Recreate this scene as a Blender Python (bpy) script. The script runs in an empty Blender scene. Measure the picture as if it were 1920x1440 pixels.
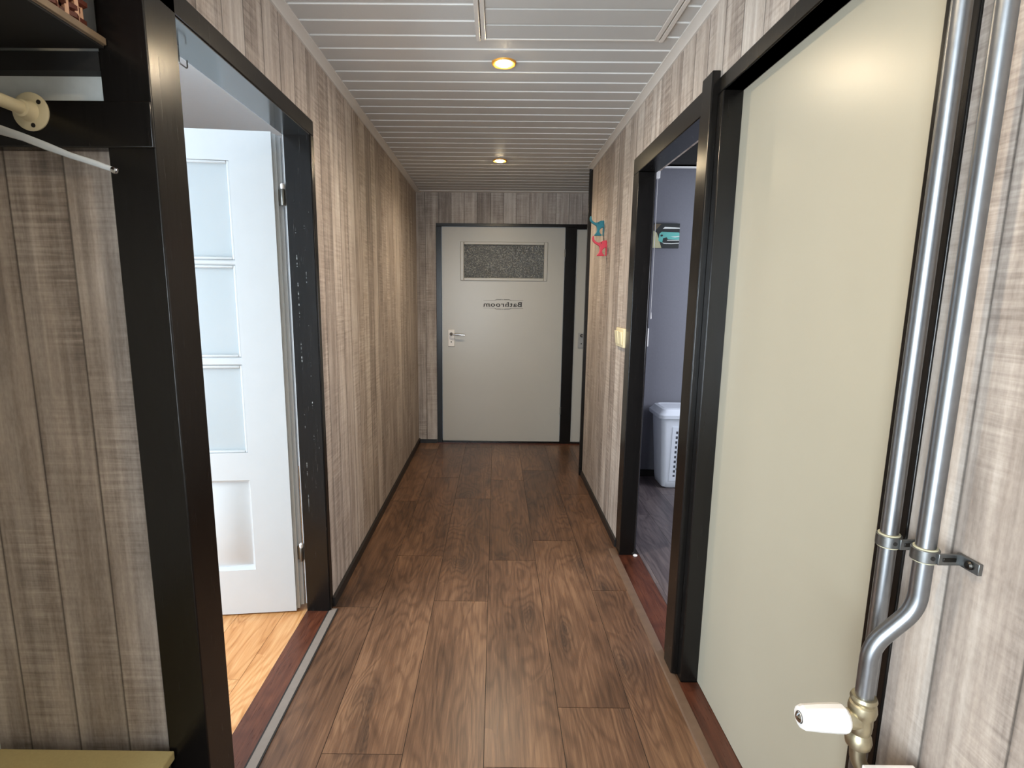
import bpy, bmesh, math, random
from math import sin, cos, pi, radians
from mathutils import Vector, Matrix

random.seed(7)
sc = bpy.context.scene
C = sc.collection

# ------------------------------------------------------------------ camera
cam_d = bpy.data.cameras.new('camera')
cam_d.sensor_fit = 'HORIZONTAL'; cam_d.sensor_width = 36.0
cam_d.lens = 995.75 / 1920 * 36.0
cam_d.shift_x = (960 - 924.94) / 1920
cam_d.clip_start = 0.02; cam_d.clip_end = 100
cam = bpy.data.objects.new('camera', cam_d); C.objects.link(cam)
PITCH, YAW, ROLL = .1617, -.0035, .0094
fw0 = Vector((sin(YAW), cos(YAW), 0)); rt0 = Vector((cos(YAW), -sin(YAW), 0)); up0 = Vector((0, 0, 1))
fw = fw0*cos(PITCH) - up0*sin(PITCH); upv = up0*cos(PITCH) + fw0*sin(PITCH)
rt = rt0*cos(ROLL) + upv*sin(ROLL); upv = upv*cos(ROLL) - rt0*sin(ROLL)
upv = fw.cross(rt) * -1
m = Matrix((rt, upv, -fw)).transposed().to_4x4(); m.translation = (0, 0, 1.35)
cam.matrix_world = m
sc.camera = cam

# ------------------------------------------------------------------ world, exposure, daylight
w = bpy.data.worlds.new('sky'); sc.world = w; w.use_nodes = True
bg = w.node_tree.nodes['Background']; bg.inputs[0].default_value = (.62, .80, 1.0, 1); bg.inputs[1].default_value = 1.2
sc.view_settings.view_transform = 'Standard'; sc.view_settings.look = 'None'
sc.view_settings.gamma = 1; sc.view_settings.use_curve_mapping = False
sc.view_settings.exposure = 1.0
sc.cycles.use_denoising = True
sc.cycles.max_bounces = 8; sc.cycles.diffuse_bounces = 5; sc.cycles.glossy_bounces = 4
sc.cycles.caustics_reflective = False; sc.cycles.caustics_refractive = False

def area(name, loc, target, sx, sy, power, col, spread=180):
    d = bpy.data.lights.new(name, 'AREA'); d.shape = 'RECTANGLE'; d.size = sx; d.size_y = sy
    d.energy = power; d.color = col; d.spread = radians(spread)
    o = bpy.data.objects.new(name, d); C.objects.link(o); o.location = loc
    o.rotation_euler = (Vector(target) - Vector(loc)).to_track_quat('-Z', 'Y').to_euler()
    return o
# daylight entering at the three real window openings
area('daylight_side_room', (-2.46, .92, 1.15), (0, .92, .2), 1.6, 1.9, 58, (.76, .89, 1.0))
area('daylight_front_door', (-.74, -.96, 1.2), (-.3, 1, 1.0), .60, 1.6, 42, (.84, .93, 1.0), 170)
area('daylight_bedroom', (2.36, 2.9, 1.4), (0, 2.9, 1.2), 1.0, 1.0, 17, (.86, .89, 1.0))

# ------------------------------------------------------------------ helpers
class MB:
    def __init__(s): s.bm = bmesh.new()
    def box(s, x0, x1, y0, y1, z0, z1, mat=0, M=None):
        if x0 > x1: x0, x1 = x1, x0
        if y0 > y1: y0, y1 = y1, y0
        if z0 > z1: z0, z1 = z1, z0
        v = [s.bm.verts.new((x, y, z)) for z in (z0, z1) for y in (y0, y1) for x in (x0, x1)]
        if M is not None:
            for a in v: a.co = M @ a.co
        fs = []
        for q in ((0, 2, 3, 1), (4, 5, 7, 6), (0, 1, 5, 4), (2, 6, 7, 3), (0, 4, 6, 2), (1, 3, 7, 5)):
            f = s.bm.faces.new([v[i] for i in q]); f.material_index = mat; fs.append(f)
        return fs
    def prism(s, pts, axis, a0, a1, mat=0):
        """extrude a 2D outline along axis; pts are the two other coordinates in x,y,z order"""
        def P(p, a):
            q = list(p); q.insert('xyz'.index(axis), a); return q
        A = [s.bm.verts.new(P(p, a0)) for p in pts]; B = [s.bm.verts.new(P(p, a1)) for p in pts]
        n = len(pts); fs = []
        fs.append(s.bm.faces.new(A)); fs.append(s.bm.faces.new(B[::-1]))
        for i in range(n):
            fs.append(s.bm.faces.new((A[i], B[i], B[(i+1) % n], A[(i+1) % n])))
        for f in fs: f.material_index = mat
        return fs
    def sweep(s, path, rad, seg=16, closed=False, mat=0, sx=1.0, sy=1.0, up=None):
        P = [Vector(p) for p in path]; n = len(P)
        R = rad if isinstance(rad, (list, tuple)) else [rad]*n
        rings = []; nrm = None
        for i in range(n):
            if closed: t = P[(i+1) % n] - P[i-1]
            else: t = P[min(i+1, n-1)] - P[max(i-1, 0)]
            t.normalize()
            if nrm is None:
                ref = Vector(up) if up else (Vector((0, 0, 1)) if abs(t.z) < .9 else Vector((1, 0, 0)))
                nrm = (ref - t*ref.dot(t)).normalized()
            else:
                nrm = (nrm - t*nrm.dot(t)).normalized()
            b = t.cross(nrm)
            rings.append([s.bm.verts.new(P[i] + (nrm*cos(2*pi*k/seg)*sx + b*sin(2*pi*k/seg)*sy)*R[i]) for k in range(seg)])
        rng = range(n) if closed else range(n-1)
        for i in rng:
            a, b2 = rings[i], rings[(i+1) % n]
            for k in range(seg):
                f = s.bm.faces.new((a[k], a[(k+1) % seg], b2[(k+1) % seg], b2[k])); f.smooth = True; f.material_index = mat
        if not closed:
            f = s.bm.faces.new(rings[0][::-1]); f.material_index = mat
            f = s.bm.faces.new(rings[-1]); f.material_index = mat
    def lathe(s, prof, origin, axis=(0, 0, 1), seg=32, mat=0, facet=False):
        """prof: list of (radius, height along axis)"""
        ax = Vector(axis).normalized(); ref = Vector((1, 0, 0)) if abs(ax.x) < .9 else Vector((0, 1, 0))
        u = (ref - ax*ref.dot(ax)).normalized(); v = ax.cross(u); o = Vector(origin)
        rings = []
        for r, h in prof:
            if r < 1e-6: rings.append([s.bm.verts.new(o + ax*h)])
            else: rings.append([s.bm.verts.new(o + ax*h + (u*cos(2*pi*k/seg) + v*sin(2*pi*k/seg))*r) for k in range(seg)])
        for a, b in zip(rings, rings[1:]):
            for k in range(seg):
                k2 = (k+1) % seg
                if len(a) == 1 and len(b) == 1: continue
                if len(a) == 1: q = (a[0], b[k2], b[k])
                elif len(b) == 1: q = (a[k], a[k2], b[0])
                else: q = (a[k], a[k2], b[k2], b[k])
                f = s.bm.faces.new(q); f.smooth = not facet; f.material_index = mat
        if len(rings[0]) > 1: s.bm.faces.new(rings[0][::-1]).material_index = mat
        if len(rings[-1]) > 1: s.bm.faces.new(rings[-1]).material_index = mat
    def build(s, name, mats, parent=None, bevel=0, origin=None, xf=None, seg=2, sharp=35):
        if xf is not None: bmesh.ops.transform(s.bm, matrix=xf, verts=s.bm.verts[:])
        bmesh.ops.recalc_face_normals(s.bm, faces=s.bm.faces[:])
        if origin is None and parent is None:
            co = [v.co for v in s.bm.verts]
            origin = (sum(c.x for c in co)/len(co), sum(c.y for c in co)/len(co), min(c.z for c in co))
        base = Vector(origin) if origin is not None else Vector((0, 0, 0))
        off = base if parent is None else Vector(parent['_w'])
        for v in s.bm.verts: v.co -= off
        me = bpy.data.meshes.new(name); s.bm.to_mesh(me); s.bm.free()
        for mm in (mats if isinstance(mats, (list, tuple)) else [mats]): me.materials.append(mm)
        try: me.set_sharp_from_angle(angle=radians(sharp))
        except Exception: pass
        o = bpy.data.objects.new(name, me); C.objects.link(o)
        if parent is None: o.location = base
        else: o.parent = parent
        o['_w'] = list(off)
        if bevel:
            md = o.modifiers.new('bevel', 'BEVEL'); md.width = bevel; md.segments = seg; md.limit_method = 'ANGLE'; md.angle_limit = radians(40)
            md.harden_normals = False
        return o

def tag(o, label, cat=None, group=None, kind=None):
    if label: o['label'] = label
    if cat: o['category'] = cat
    if group: o['group'] = group
    if kind: o['kind'] = kind
    return o
def empty(name, loc, label=None, cat=None, group=None, kind=None):
    o = bpy.data.objects.new(name, None); C.objects.link(o); o.location = loc; o.empty_display_size = .05
    o['_w'] = list(loc)
    return tag(o, label, cat, group, kind)
def one_box(name, mat, b, parent=None, bevel=0):
    k = MB(); k.box(*b); return k.build(name, mat, parent, bevel)
def smooth_path(pts, r, n=8):
    P = [Vector(p) for p in pts]; out = [P[0]]
    for a, b, c in zip(P, P[1:], P[2:]):
        d1 = (a-b).normalized(); d2 = (c-b).normalized(); rr = min(r, (a-b).length*.48, (c-b).length*.48)
        p1 = b+d1*rr; p2 = b+d2*rr
        for i in range(n+1):
            t = i/n; out.append(p1*(1-t)**2 + b*2*t*(1-t) + p2*t*t)
    out.append(P[-1]); return out

# ------------------------------------------------------------------ materials
def srgb(r, g, b):
    f = lambda c: ((c/255+.055)/1.055)**2.4 if c/255 > .04045 else c/255/12.92
    return (f(r), f(g), f(b), 1)
class N:
    def __init__(s, name):
        s.m = bpy.data.materials.new(name); s.m.use_nodes = True; s.t = s.m.node_tree; s.n = s.t.nodes
        s.p = s.n['Principled BSDF']
    def add(s, typ, **k):
        x = s.n.new(typ)
        for a, b in k.items(): setattr(x, a, b)
        return x
    def link(s, a, b): s.t.links.new(a, b)
    def val(s, sock, v):
        if hasattr(v, 'is_linked') or isinstance(v, bpy.types.NodeSocket): s.link(v, sock)
        else: sock.default_value = v
    def math(s, op, a, b=0, c=0):
        x = s.add('ShaderNodeMath', operation=op); s.val(x.inputs[0], a); s.val(x.inputs[1], b); s.val(x.inputs[2], c); return x.outputs[0]
    def mix(s, f, a, b, mode='MIX'):
        x = s.add('ShaderNodeMix', data_type='RGBA', blend_type=mode); s.val(x.inputs[0], f); s.val(x.inputs[6], a); s.val(x.inputs[7], b); return x.outputs[2]
    def xyz(s, x, y, z):
        k = s.add('ShaderNodeCombineXYZ'); s.val(k.inputs[0], x); s.val(k.inputs[1], y); s.val(k.inputs[2], z); return k.outputs[0]
    def pos(s):
        g = s.add('ShaderNodeNewGeometry'); k = s.add('ShaderNodeSeparateXYZ'); s.link(g.outputs['Position'], k.inputs[0]); return k.outputs
    def obj(s):
        g = s.add('ShaderNodeTexCoord'); k = s.add('ShaderNodeSeparateXYZ'); s.link(g.outputs['Object'], k.inputs[0]); return k.outputs
    def noise(s, vec, scale=1, detail=3, rough=.5, dist=0):
        x = s.add('ShaderNodeTexNoise'); s.link(vec, x.inputs['Vector']); x.inputs['Scale'].default_value = scale
        x.inputs['Detail'].default_value = detail; x.inputs['Roughness'].default_value = rough; x.inputs['Distortion'].default_value = dist
        return x.outputs[0]
    def ramp(s, f, stops, interp='LINEAR'):
        x = s.add('ShaderNodeValToRGB'); s.val(x.inputs[0], f); r = x.color_ramp; r.interpolation = interp
        while len(r.elements) < len(stops): r.elements.new(.5)
        for e, (p, c) in zip(r.elements, stops): e.position = p; e.color = c if len(c) == 4 else (*c, 1)
        return x.outputs[0]
    def bump(s, h, strength=.2, dist=.002):
        x = s.add('ShaderNodeBump'); x.inputs['Strength'].default_value = strength; x.inputs['Distance'].default_value = dist
        s.link(h, x.inputs['Height']); s.link(x.outputs[0], s.p.inputs['Normal'])
    def base(s, c): s.val(s.p.inputs['Base Color'], c)
    def rough(s, c): s.val(s.p.inputs['Roughness'], c)
def bw(v): return (v, v, v, 1)

def plain(name, col, rough=.5, metal=0, noise=.06, scale=30, bump=0, spec=.5):
    k = N(name); o = k.obj(); v = k.xyz(o[0], o[1], o[2])
    n = k.noise(v, scale, 4)
    dark = tuple(c*(1-noise*2) for c in col[:3]) + (1,); lite = tuple(min(1, c*(1+noise)) for c in col[:3]) + (1,)
    k.base(k.mix(n, dark, lite)); k.rough(rough); k.p.inputs['Metallic'].default_value = metal
    k.p.inputs['Specular IOR Level'].default_value = spec
    if bump: k.bump(n, bump, .002)
    return k.m

def wallpaper(name, axis, width, off, tint=(.985, .985, .99)):
    k = N(name); p = k.pos(); u = p['XY'.index(axis)]; z = p[2]
    q = k.math('DIVIDE', k.math('SUBTRACT', u, off), width)
    pid = k.math('FLOOR', q); fr = k.math('FRACT', q)
    wn = k.add('ShaderNodeTexWhiteNoise', noise_dimensions='1D'); k.link(pid, wn.inputs['W']); rnd = wn.outputs[0]
    ofs = k.math('MULTIPLY', rnd, 37)
    z2 = k.math('ADD', z, ofs)
    vert = k.noise(k.xyz(k.math('MULTIPLY', u, 42), k.math('MULTIPLY', z2, 1.3), ofs), 1, 5, .62)
    hor = k.noise(k.xyz(k.math('MULTIPLY', u, 5), k.math('MULTIPLY', z2, 95), ofs), 1, 3, .65, .25)
    blot = k.noise(k.xyz(k.math('MULTIPLY', u, 11), k.math('MULTIPLY', z2, 3.2), ofs), 1, 5, .65)
    fine = k.noise(k.xyz(k.math('MULTIPLY', u, 170), k.math('MULTIPLY', z2, 70), ofs), 1, 3, .6)
    s1 = k.math('ADD', k.math('MULTIPLY', vert, .50), k.math('MULTIPLY', blot, .36))
    patch = k.ramp(k.noise(k.xyz(k.math('MULTIPLY', u, 6), k.math('MULTIPLY', z2, 2.2), k.math('ADD', ofs, 5)), 1, 2, .5), [(.42, bw(.08)), (.62, bw(1))])
    scr = k.math('MULTIPLY', k.math('SUBTRACT', hor, .52), k.math('MULTIPLY', patch, .42))
    s2 = k.math('ADD', s1, scr)
    s3 = k.math('ADD', s2, k.math('MULTIPLY', fine, .13))
    s4 = k.math('ADD', s3, k.math('MULTIPLY', k.math('SUBTRACT', rnd, .5), .14))
    T = lambda r, g, b: tuple(a*t for a, t in zip(srgb(r, g, b), tint)) + (1,)
    col = k.ramp(s4, [(.22, T(100, 91, 84)), (.38, T(146, 132, 121)), (.50, T(178, 163, 150)), (.62, T(203, 190, 177)), (.80, T(228, 220, 209))])
    # colour temperature varies in patches between warm brown and cool grey
    tone = k.noise(k.xyz(k.math('MULTIPLY', u, 22), k.math('MULTIPLY', z2, .7), ofs), 1, 2, .5)
    col = k.mix(k.math('MULTIPLY', tone, .5), col, k.mix(1.0, col, (.86, .96, 1.06, 1), 'MULTIPLY'))
    # dark joint between printed boards with a thin pale arris
    seam = k.ramp(fr, [(0, bw(.26)), (.018, bw(.42)), (.034, bw(1.0)), (.955, bw(1.0)), (.985, bw(.75)), (1, bw(.45))])
    col = k.mix(1.0, col, seam, 'MULTIPLY')
    k.base(col); k.rough(.62); k.bump(k.math('ADD', s3, k.math('MULTIPLY', k.add('ShaderNodeRGBToBW').outputs[0], 0)), .18, .002)
    k.p.inputs['Specular IOR Level'].default_value = .3
    return k.m

def planks(name, cols, rough=.35, ring=9, smudge=.6, ringw=.075):
    """laminate boards; the face attribute 'pid' gives each board its own figure"""
    k = N(name); p = k.pos()
    at = k.add('ShaderNodeAttribute', attribute_name='pid'); pid = at.outputs['Fac']
    x = k.math('ADD', p[0], k.math('MULTIPLY', pid, 3.17)); y = k.math('ADD', p[1], k.math('MULTIPLY', pid, 11.3))
    S = lambda a, b: k.xyz(k.math('MULTIPLY', x, a), k.math('MULTIPLY', y, b), pid)
    big = k.noise(S(4.5, .95), 1, 3, .5, .35)
    vo = k.add('ShaderNodeTexVoronoi', feature='F1', voronoi_dimensions='2D'); vo.inputs['Scale'].default_value = 1
    k.link(k.xyz(k.math('ADD', k.math('MULTIPLY', x, 4.1), k.math('MULTIPLY', big, 1.2)), k.math('ADD', k.math('MULTIPLY', y, 1.55), k.math('MULTIPLY', big, .7)), 0), vo.inputs['Vector'])
    kd = vo.outputs['Distance']; ch = k.add('ShaderNodeSeparateColor'); k.link(vo.outputs['Color'], ch.inputs[0])
    pick = k.ramp(ch.outputs[0], [(.40, bw(0)), (.55, bw(1))])
    pull = k.math('DIVIDE', k.math('MULTIPLY', pick, .30), k.math('ADD', kd, .16))
    rg = k.math('SINE', k.math('MULTIPLY', k.math('ADD', big, k.math('MULTIPLY', pull, .22)), ring*12.))
    lines = k.math('POWER', k.math('ADD', k.math('MULTIPLY', rg, .5), .5), 2.2)
    pore = k.noise(S(300, 11), 1, 3, .7)
    fib = k.noise(S(95, 3.2), 1, 4, .6)
    tone = k.noise(S(5, 1.3), 1, 3, .55)
    s = k.math('ADD', k.math('MULTIPLY', fib, .34), k.math('ADD', k.math('MULTIPLY', pore, .26), k.math('MULTIPLY', tone, .44)))
    s = k.math('SUBTRACT', s, k.math('MULTIPLY', k.math('SUBTRACT', lines, .35), ringw))
    wn = k.add('ShaderNodeTexWhiteNoise', noise_dimensions='1D'); k.link(pid, wn.inputs['W'])
    s = k.math('ADD', s, k.math('MULTIPLY', k.math('SUBTRACT', wn.outputs[0], .5), .10))
    col = k.ramp(s, [(.32, cols[0]), (.45, cols[1]), (.56, cols[2]), (.70, cols[3])])
    if smudge:
        kf = k.ramp(kd, [(.03, bw(1)), (.10, bw(.55)), (.30, bw(0))])
        kf = k.math('MULTIPLY', kf, pick)
        kf = k.math('MULTIPLY', kf, k.ramp(fib, [(.30, bw(1)), (.65, bw(.45))]))
        col = k.mix(k.math('MULTIPLY', kf, smudge), col, cols[4])
    k.base(col); k.rough(k.math('ADD', k.math('MULTIPLY', pore, .18), rough-.09)); k.bump(s, .12, .0015)
    return k.m

M = {}
M['paper_x'] = wallpaper('wallpaper_boards_x', 'X', .125, -.795)
M['paper_y'] = wallpaper('wallpaper_boards_y', 'Y', .125, .735)
M['paper_back'] = wallpaper('wallpaper_boards_back', 'X', .1145, -.629, (.88, .91, .96))
M['laminate'] = planks('brown_laminate', [srgb(50, 34, 25), srgb(78, 55, 40), srgb(100, 72, 53), srgb(130, 98, 73), srgb(42, 34, 30)], .34, 9, .75)
M['oak'] = planks('light_oak', [srgb(150, 94, 48), srgb(182, 126, 74), srgb(196, 142, 90), srgb(214, 168, 118), srgb(190, 140, 84)], .32, 12, .0, .12)
M['grey_laminate'] = planks('dark_grey_laminate', [srgb(54, 47, 49), srgb(76, 67, 69), srgb(96, 86, 86), srgb(118, 107, 104), srgb(62, 55, 56)], .4)
M['redwood'] = planks('red_brown_hardwood', [srgb(44, 21, 13), srgb(64, 32, 20), srgb(80, 42, 27), srgb(100, 58, 39), srgb(50, 26, 17)], .3, 6, .2)
M['subfloor'] = plain('plank_joint', srgb(26, 17, 12), .6)
def gloss_black(name, scuff):
    k = N(name); p = k.pos()
    br = k.noise(k.xyz(k.math('MULTIPLY', p[0], 160), k.math('MULTIPLY', p[1], 160), k.math('MULTIPLY', p[2], 9)), 1, 3)
    base = k.mix(br, srgb(9, 8, 7), srgb(20, 17, 15)); k.p.inputs['Specular IOR Level'].default_value = .38
    if scuff:
        sp = k.noise(k.xyz(k.math('MULTIPLY', p[0], 190), k.math('MULTIPLY', p[1], 60), k.math('MULTIPLY', p[2], 12)), 1, 4, .7)
        sm = k.ramp(sp, [(.66, bw(0)), (.75, bw(1))])
        base = k.mix(k.math('MULTIPLY', sm, .35), base, srgb(150, 150, 145))
        zr = k.ramp(k.math('DIVIDE', p[2], 2.0), [(.22, bw(0)), (.34, bw(1)), (.74, bw(1)), (.86, bw(0))])
        for x0, cut, wd in ((-.776, .50, .0016), (-.742, .56, .0012), (-.722, .60, .001)):
            near = k.math('LESS_THAN', k.math('ABSOLUTE', k.math('SUBTRACT', p[0], k.math('ADD', x0, k.math('MULTIPLY', k.noise(k.xyz(0, x0, k.math('MULTIPLY', p[2], 6)), 1, 2), .004)))), wd)
            nz = k.ramp(k.noise(k.xyz(x0*173, x0*61, k.math('MULTIPLY', p[2], 17)), 1, 5, .75), [(cut+.04, bw(0)), (cut+.10, bw(1))])
            base = k.mix(k.math('MULTIPLY', k.math('MULTIPLY', near, nz), k.math('MULTIPLY', zr, .8)), base, srgb(176, 180, 176))
    k.base(base); k.rough(k.math('ADD', k.math('MULTIPLY', br, .12), .19)); k.bump(br, .10, .001)
    return k.m
M['black'] = gloss_black('black_gloss_paint', False)
M['black_worn'] = gloss_black('worn_black_paint', True)
M['black_gloss'] = plain('high_gloss_black', srgb(40, 42, 42), .16, scale=40, noise=.2, spec=1.0)
M['black_gloss'].node_tree.nodes['Principled BSDF'].inputs['IOR'].default_value = 1.9
M['black_matt'] = plain('black_matt_paint', srgb(20, 18, 17), .7)
M['baseboard'] = plain('black_baseboard', srgb(24, 20, 18), .45)
M['ceiling'] = plain('white_plastic_cladding', srgb(192, 190, 186), .6, scale=6, noise=.03, spec=.3)
M['ceiling_filler'] = plain('white_joint_profile', srgb(240, 238, 234), .55, scale=6, noise=.02, spec=.3)
M['ceiling_trim'] = plain('white_plastic_trim', srgb(212, 206, 198), .35, scale=6, noise=.03)
M['white_wall'] = plain('white_plaster', srgb(212, 215, 217), .8, scale=18, noise=.02)
M['pale_board'] = plain('pale_grey_board', srgb(222, 225, 222), .7, scale=60, noise=.05)
M['lavender'] = plain('lavender_grey_plaster', srgb(112, 112, 119), .85, scale=90, noise=.05, bump=.1)
M['white_paint'] = plain('white_gloss_paint', srgb(196, 199, 200), .35, scale=12, noise=.02)
M['hinge_metal'] = plain('dull_steel', srgb(120, 118, 112), .35, 1)
M['dark_metal'] = plain('dark_steel', srgb(60, 58, 55), .4, 1)
M['chrome'] = plain('chrome', srgb(205, 205, 205), .14, 1, noise=.01)
def cream_door(name, col, sc_=120):
    k = N(name); p = k.pos(); v = k.xyz(p[0], p[1], p[2])
    n = k.noise(v, sc_, 3); big = k.noise(v, 2.2, 3)
    c = k.mix(big, tuple(x*.93 for x in col[:3])+(1,), tuple(min(1, x*1.05) for x in col[:3])+(1,)); k.base(c)
    k.rough(.32); k.p.inputs['Specular IOR Level'].default_value = .6; k.bump(n, .08, .001); return k.m
M['cream'] = cream_door('cream_door_paint', srgb(172, 165, 147))
M['greige'] = cream_door('greige_door_paint', srgb(176, 173, 165))
M['pipe'] = plain('galvanised_pipe', srgb(150, 153, 157), .36, 1, scale=70, noise=.10)
M['brass'] = plain('aged_brass', srgb(182, 172, 146), .42, 1, scale=80, noise=.12)
M['clamp'] = plain('zinc_clamp', srgb(128, 130, 130), .40, 1, scale=80, noise=.12)
M['rubber'] = plain('pale_rubber', srgb(186, 180, 152), .7)
M['white_plastic'] = plain('white_plastic', srgb(232, 228, 224), .35, noise=.02)
M['grey_plate'] = plain('grey_plate', srgb(150, 150, 148), .4)
M['ivory'] = plain('ivory_plastic', srgb(228, 216, 178), .4, noise=.03)
M['rail'] = plain('cream_rail_paint', srgb(214, 203, 170), .45, noise=.04)
M['hole'] = plain('screw_hole', srgb(25, 22, 18), .8)
M['bench'] = plain('khaki_bench_top', srgb(176, 160, 112), .75, scale=200, noise=.06)
M['shelf'] = plain('pale_shelf_edge', srgb(138, 118, 96), .55, scale=16, noise=.2)
M['wicker'] = plain('red_brown_wicker', srgb(92, 42, 27), .5, scale=40, noise=.25)
M['wicker_pale'] = plain('pale_wicker', srgb(205, 160, 130), .5, scale=40, noise=.15)
M['strip'] = plain('grey_metal_strip', srgb(120, 110, 102), .5, 0, scale=60, noise=.08)
M['profile'] = plain('brown_edge_profile', srgb(104, 82, 66), .45, scale=30, noise=.15)
M['grey_trim'] = plain('grey_edge_trim', srgb(112, 110, 106), .5, scale=60, noise=.1)
M['teal'] = plain('teal_enamel', srgb(38, 124, 140), .4, noise=.08)
M['pink'] = plain('coral_pink_enamel', srgb(214, 66, 84), .4, noise=.08)
M['ink'] = plain('black_vinyl', srgb(34, 32, 32), .6, noise=.02)
M['ink_soft'] = plain('grey_vinyl', srgb(96, 93, 88), .6, noise=.02)
M['hamper'] = plain('white_hamper_plastic', srgb(214, 218, 226), .42, noise=.02)
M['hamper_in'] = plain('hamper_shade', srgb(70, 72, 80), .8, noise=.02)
k = N('hanger_plastic'); k.base((.75, .75, .72, 1)); k.rough(.2); k.p.inputs['Transmission Weight'].default_value = .55; k.p.inputs['IOR'].default_value = 1.45; M['hanger'] = k.m
k = N('frosted_pane'); o_ = k.obj(); k.base(k.mix(k.noise(k.xyz(o_[0], o_[1], o_[2]), 6, 3), (.78, .87, .90, 1), (.88, .94, .96, 1))); k.rough(.45)
k.p.inputs['Transmission Weight'].default_value = .55; M['frosted'] = k.m
k = N('obscured_glass_dark_behind'); p_ = k.pos(); v_ = k.xyz(p_[0], p_[1], p_[2])
vo = k.add('ShaderNodeTexVoronoi', feature='F1'); vo.inputs['Scale'].default_value = 120; k.link(v_, vo.inputs['Vector'])
n_ = k.noise(v_, 120, 3, .6)
s_ = k.math('ADD', k.math('MULTIPLY', vo.outputs[0], .6), k.math('MULTIPLY', n_, .5))
k.base(k.ramp(s_, [(.30, srgb(38, 40, 38)), (.55, srgb(58, 60, 57)), (.78, srgb(122, 120, 110))])); k.rough(.22); k.bump(s_, .8, .004); M['obscure'] = k.m  # dark of the unlit bathroom behind is put into the pane colour
k = N('lit_lamp'); k.p.inputs['Emission Color'].default_value = (1, .80, .50, 1); k.p.inputs['Emission Strength'].default_value = 220; k.base((1, .9, .7, 1)); M['bulb'] = k.m
M['gold'] = plain('gold_lamp_ring', srgb(226, 160, 62), .4, .3, noise=.03)

# ------------------------------------------------------------------ setting
XL, XR, D, HC = -.707, .6755, 4.825, 2.26
def struct(name, mb, mat, label, cat, parent=None, bevel=0):
    o = mb.build(name, mat, parent, bevel)
    return tag(o, label, cat, kind='structure') if parent is None else o

# hall floor: boards as separate faces over a dark joint layer
def plank_floor(name, x0, x1, y0, y1, wd, offx, length, seams, mat, label, gap=.0014, top=0.0):
    b = MB(); lay = b.bm.faces.layers.float.new('pid')
    b.box(x0, x1, y0, y1, top-.03, top-.0015, 1)
    i0 = math.floor((x0-offx)/wd); i = i0
    while offx+i*wd < x1:
        a, c = max(x0, offx+i*wd), min(x1, offx+(i+1)*wd)
        s0 = seams.get(i, (i*7 % 11)/11*length + y0)
        yy = s0 - math.ceil((s0-y0)/length)*length; j = 0
        while yy < y1:
            ya, yb = max(y0, yy), min(y1, yy+length)
            if yb-ya > .004 and c-a > .004:
                fs = b.box(a+gap/2, c-gap/2, ya+gap/2, yb-gap/2, top-.002, top, 0)
                for f in fs: f[lay] = (i-i0)*1.37 + j*.53 + .1
            yy += length; j += 1
        i += 1
    return struct(name, b, [mat, M['subfloor']], label, 'floor')
plank_floor('floor', -.712, XR, -1.0, 4.84, .2425, -.508, 1.234, {-1: 2.146, 0: 2.62, 1: 2.201, 2: 2.58, 3: 1.579, 4: 2.30}, M['laminate'], 'brown oak-look laminate floor running down the hallway', gap=.0022)
plank_floor('floor.001', -2.5, -.806, 1.22, 4.1, .19, -.9, 1.3, {}, M['oak'], 'bright honey oak floor of the room behind the left doorway', top=-.002)
plank_floor('floor.002', -2.5, -1.28, -1.3, 1.22, .19, -.9, 1.3, {}, M['oak'], 'honey oak floor in the window corner of the side room', top=-.002)
plank_floor('floor.003', .772, 2.5, 1.9, 3.96, .19, .8, 1.3, {}, M['grey_laminate'], 'dark grey laminate floor of the room with the hamper', top=-.002)
plank_floor('floor.004', XR, 1.8, 4.0, 4.84, .2425, -.508, 1.234, {}, M['laminate'], 'brown laminate continuing into the side passage at the far end')

plank_floor('floor.005', -1.27, -.712, -1.0, 1.18, .2425, -.508, 1.234, {}, M['laminate'], 'brown laminate in front of the coat niche')

b = MB(); b.box(-2.6, 2.6, -1.4, 4.95, -.06, -.0315); b.box(.660, .78, .80, 2.76, -.031, -.0018); b.box(-.83, -.70, 1.15, 2.2, -.031, -.0022)  # slab and fillers added so no sky light leaks up from below
struct('floor.006', b, M['subfloor'], 'dark subfloor added under the rooms and doorways to stop light leaking up', 'floor')

# walls
b = MB(); b.box(-.806, XL, 2.12, D, 0, HC+.1); b.box(-.806, XL, 1.16, 2.12, 1.95, HC+.1)
struct('wall_left', b, M['paper_y'], 'whitewashed wood-print wallpaper wall left of the hallway', 'wall')
b = MB(); b.box(XR, .776, 2.735, 3.948, 0, HC+.1); b.box(XR, .749, 2.66, 2.735, 1.95, HC+.1); b.box(XR, .776, 1.83, 2.66, 1.95, HC+.1); b.box(XR, .776, .80, 1.83, 1.967, HC+.1); b.box(XR, .776, -1.0, .86, 0, HC+.1)
struct('wall_right', b, M['paper_y'], 'whitewashed wood-print wallpaper wall right of the hallway', 'wall')
b = MB(); b.box(-.806, -.53, D, D+.1, 0, HC+.1); b.box(-.53, 1.8, D, D+.1, 1.965, HC+.1); b.box(1.55, 1.8, D, D+.1, 0, 1.965)
struct('wall_back', b, M['paper_back'], 'narrow grey board wallpaper wall around the end door', 'wall')
b = MB(); b.box(-1.275, -.806, 1.18, 1.205, 0, 1.69)
struct('wall_niche', b, M['paper_x'], 'grey wood-print wallpaper panel of the coat niche at left', 'wall')
b = MB(); b.box(-1.275, -.806, 1.18, 1.212, 1.69, HC+.1)
struct('wall_niche.001', b, M['pale_board'], 'pale painted wall strip above the coat niche beam', 'wall')
b = MB(); b.box(-1.275, -1.25, -1.0, 1.18, 0, HC+.1)
struct('wall_niche.002', b, M['pale_board'], 'pale side wall of the coat niche', 'wall')
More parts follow.
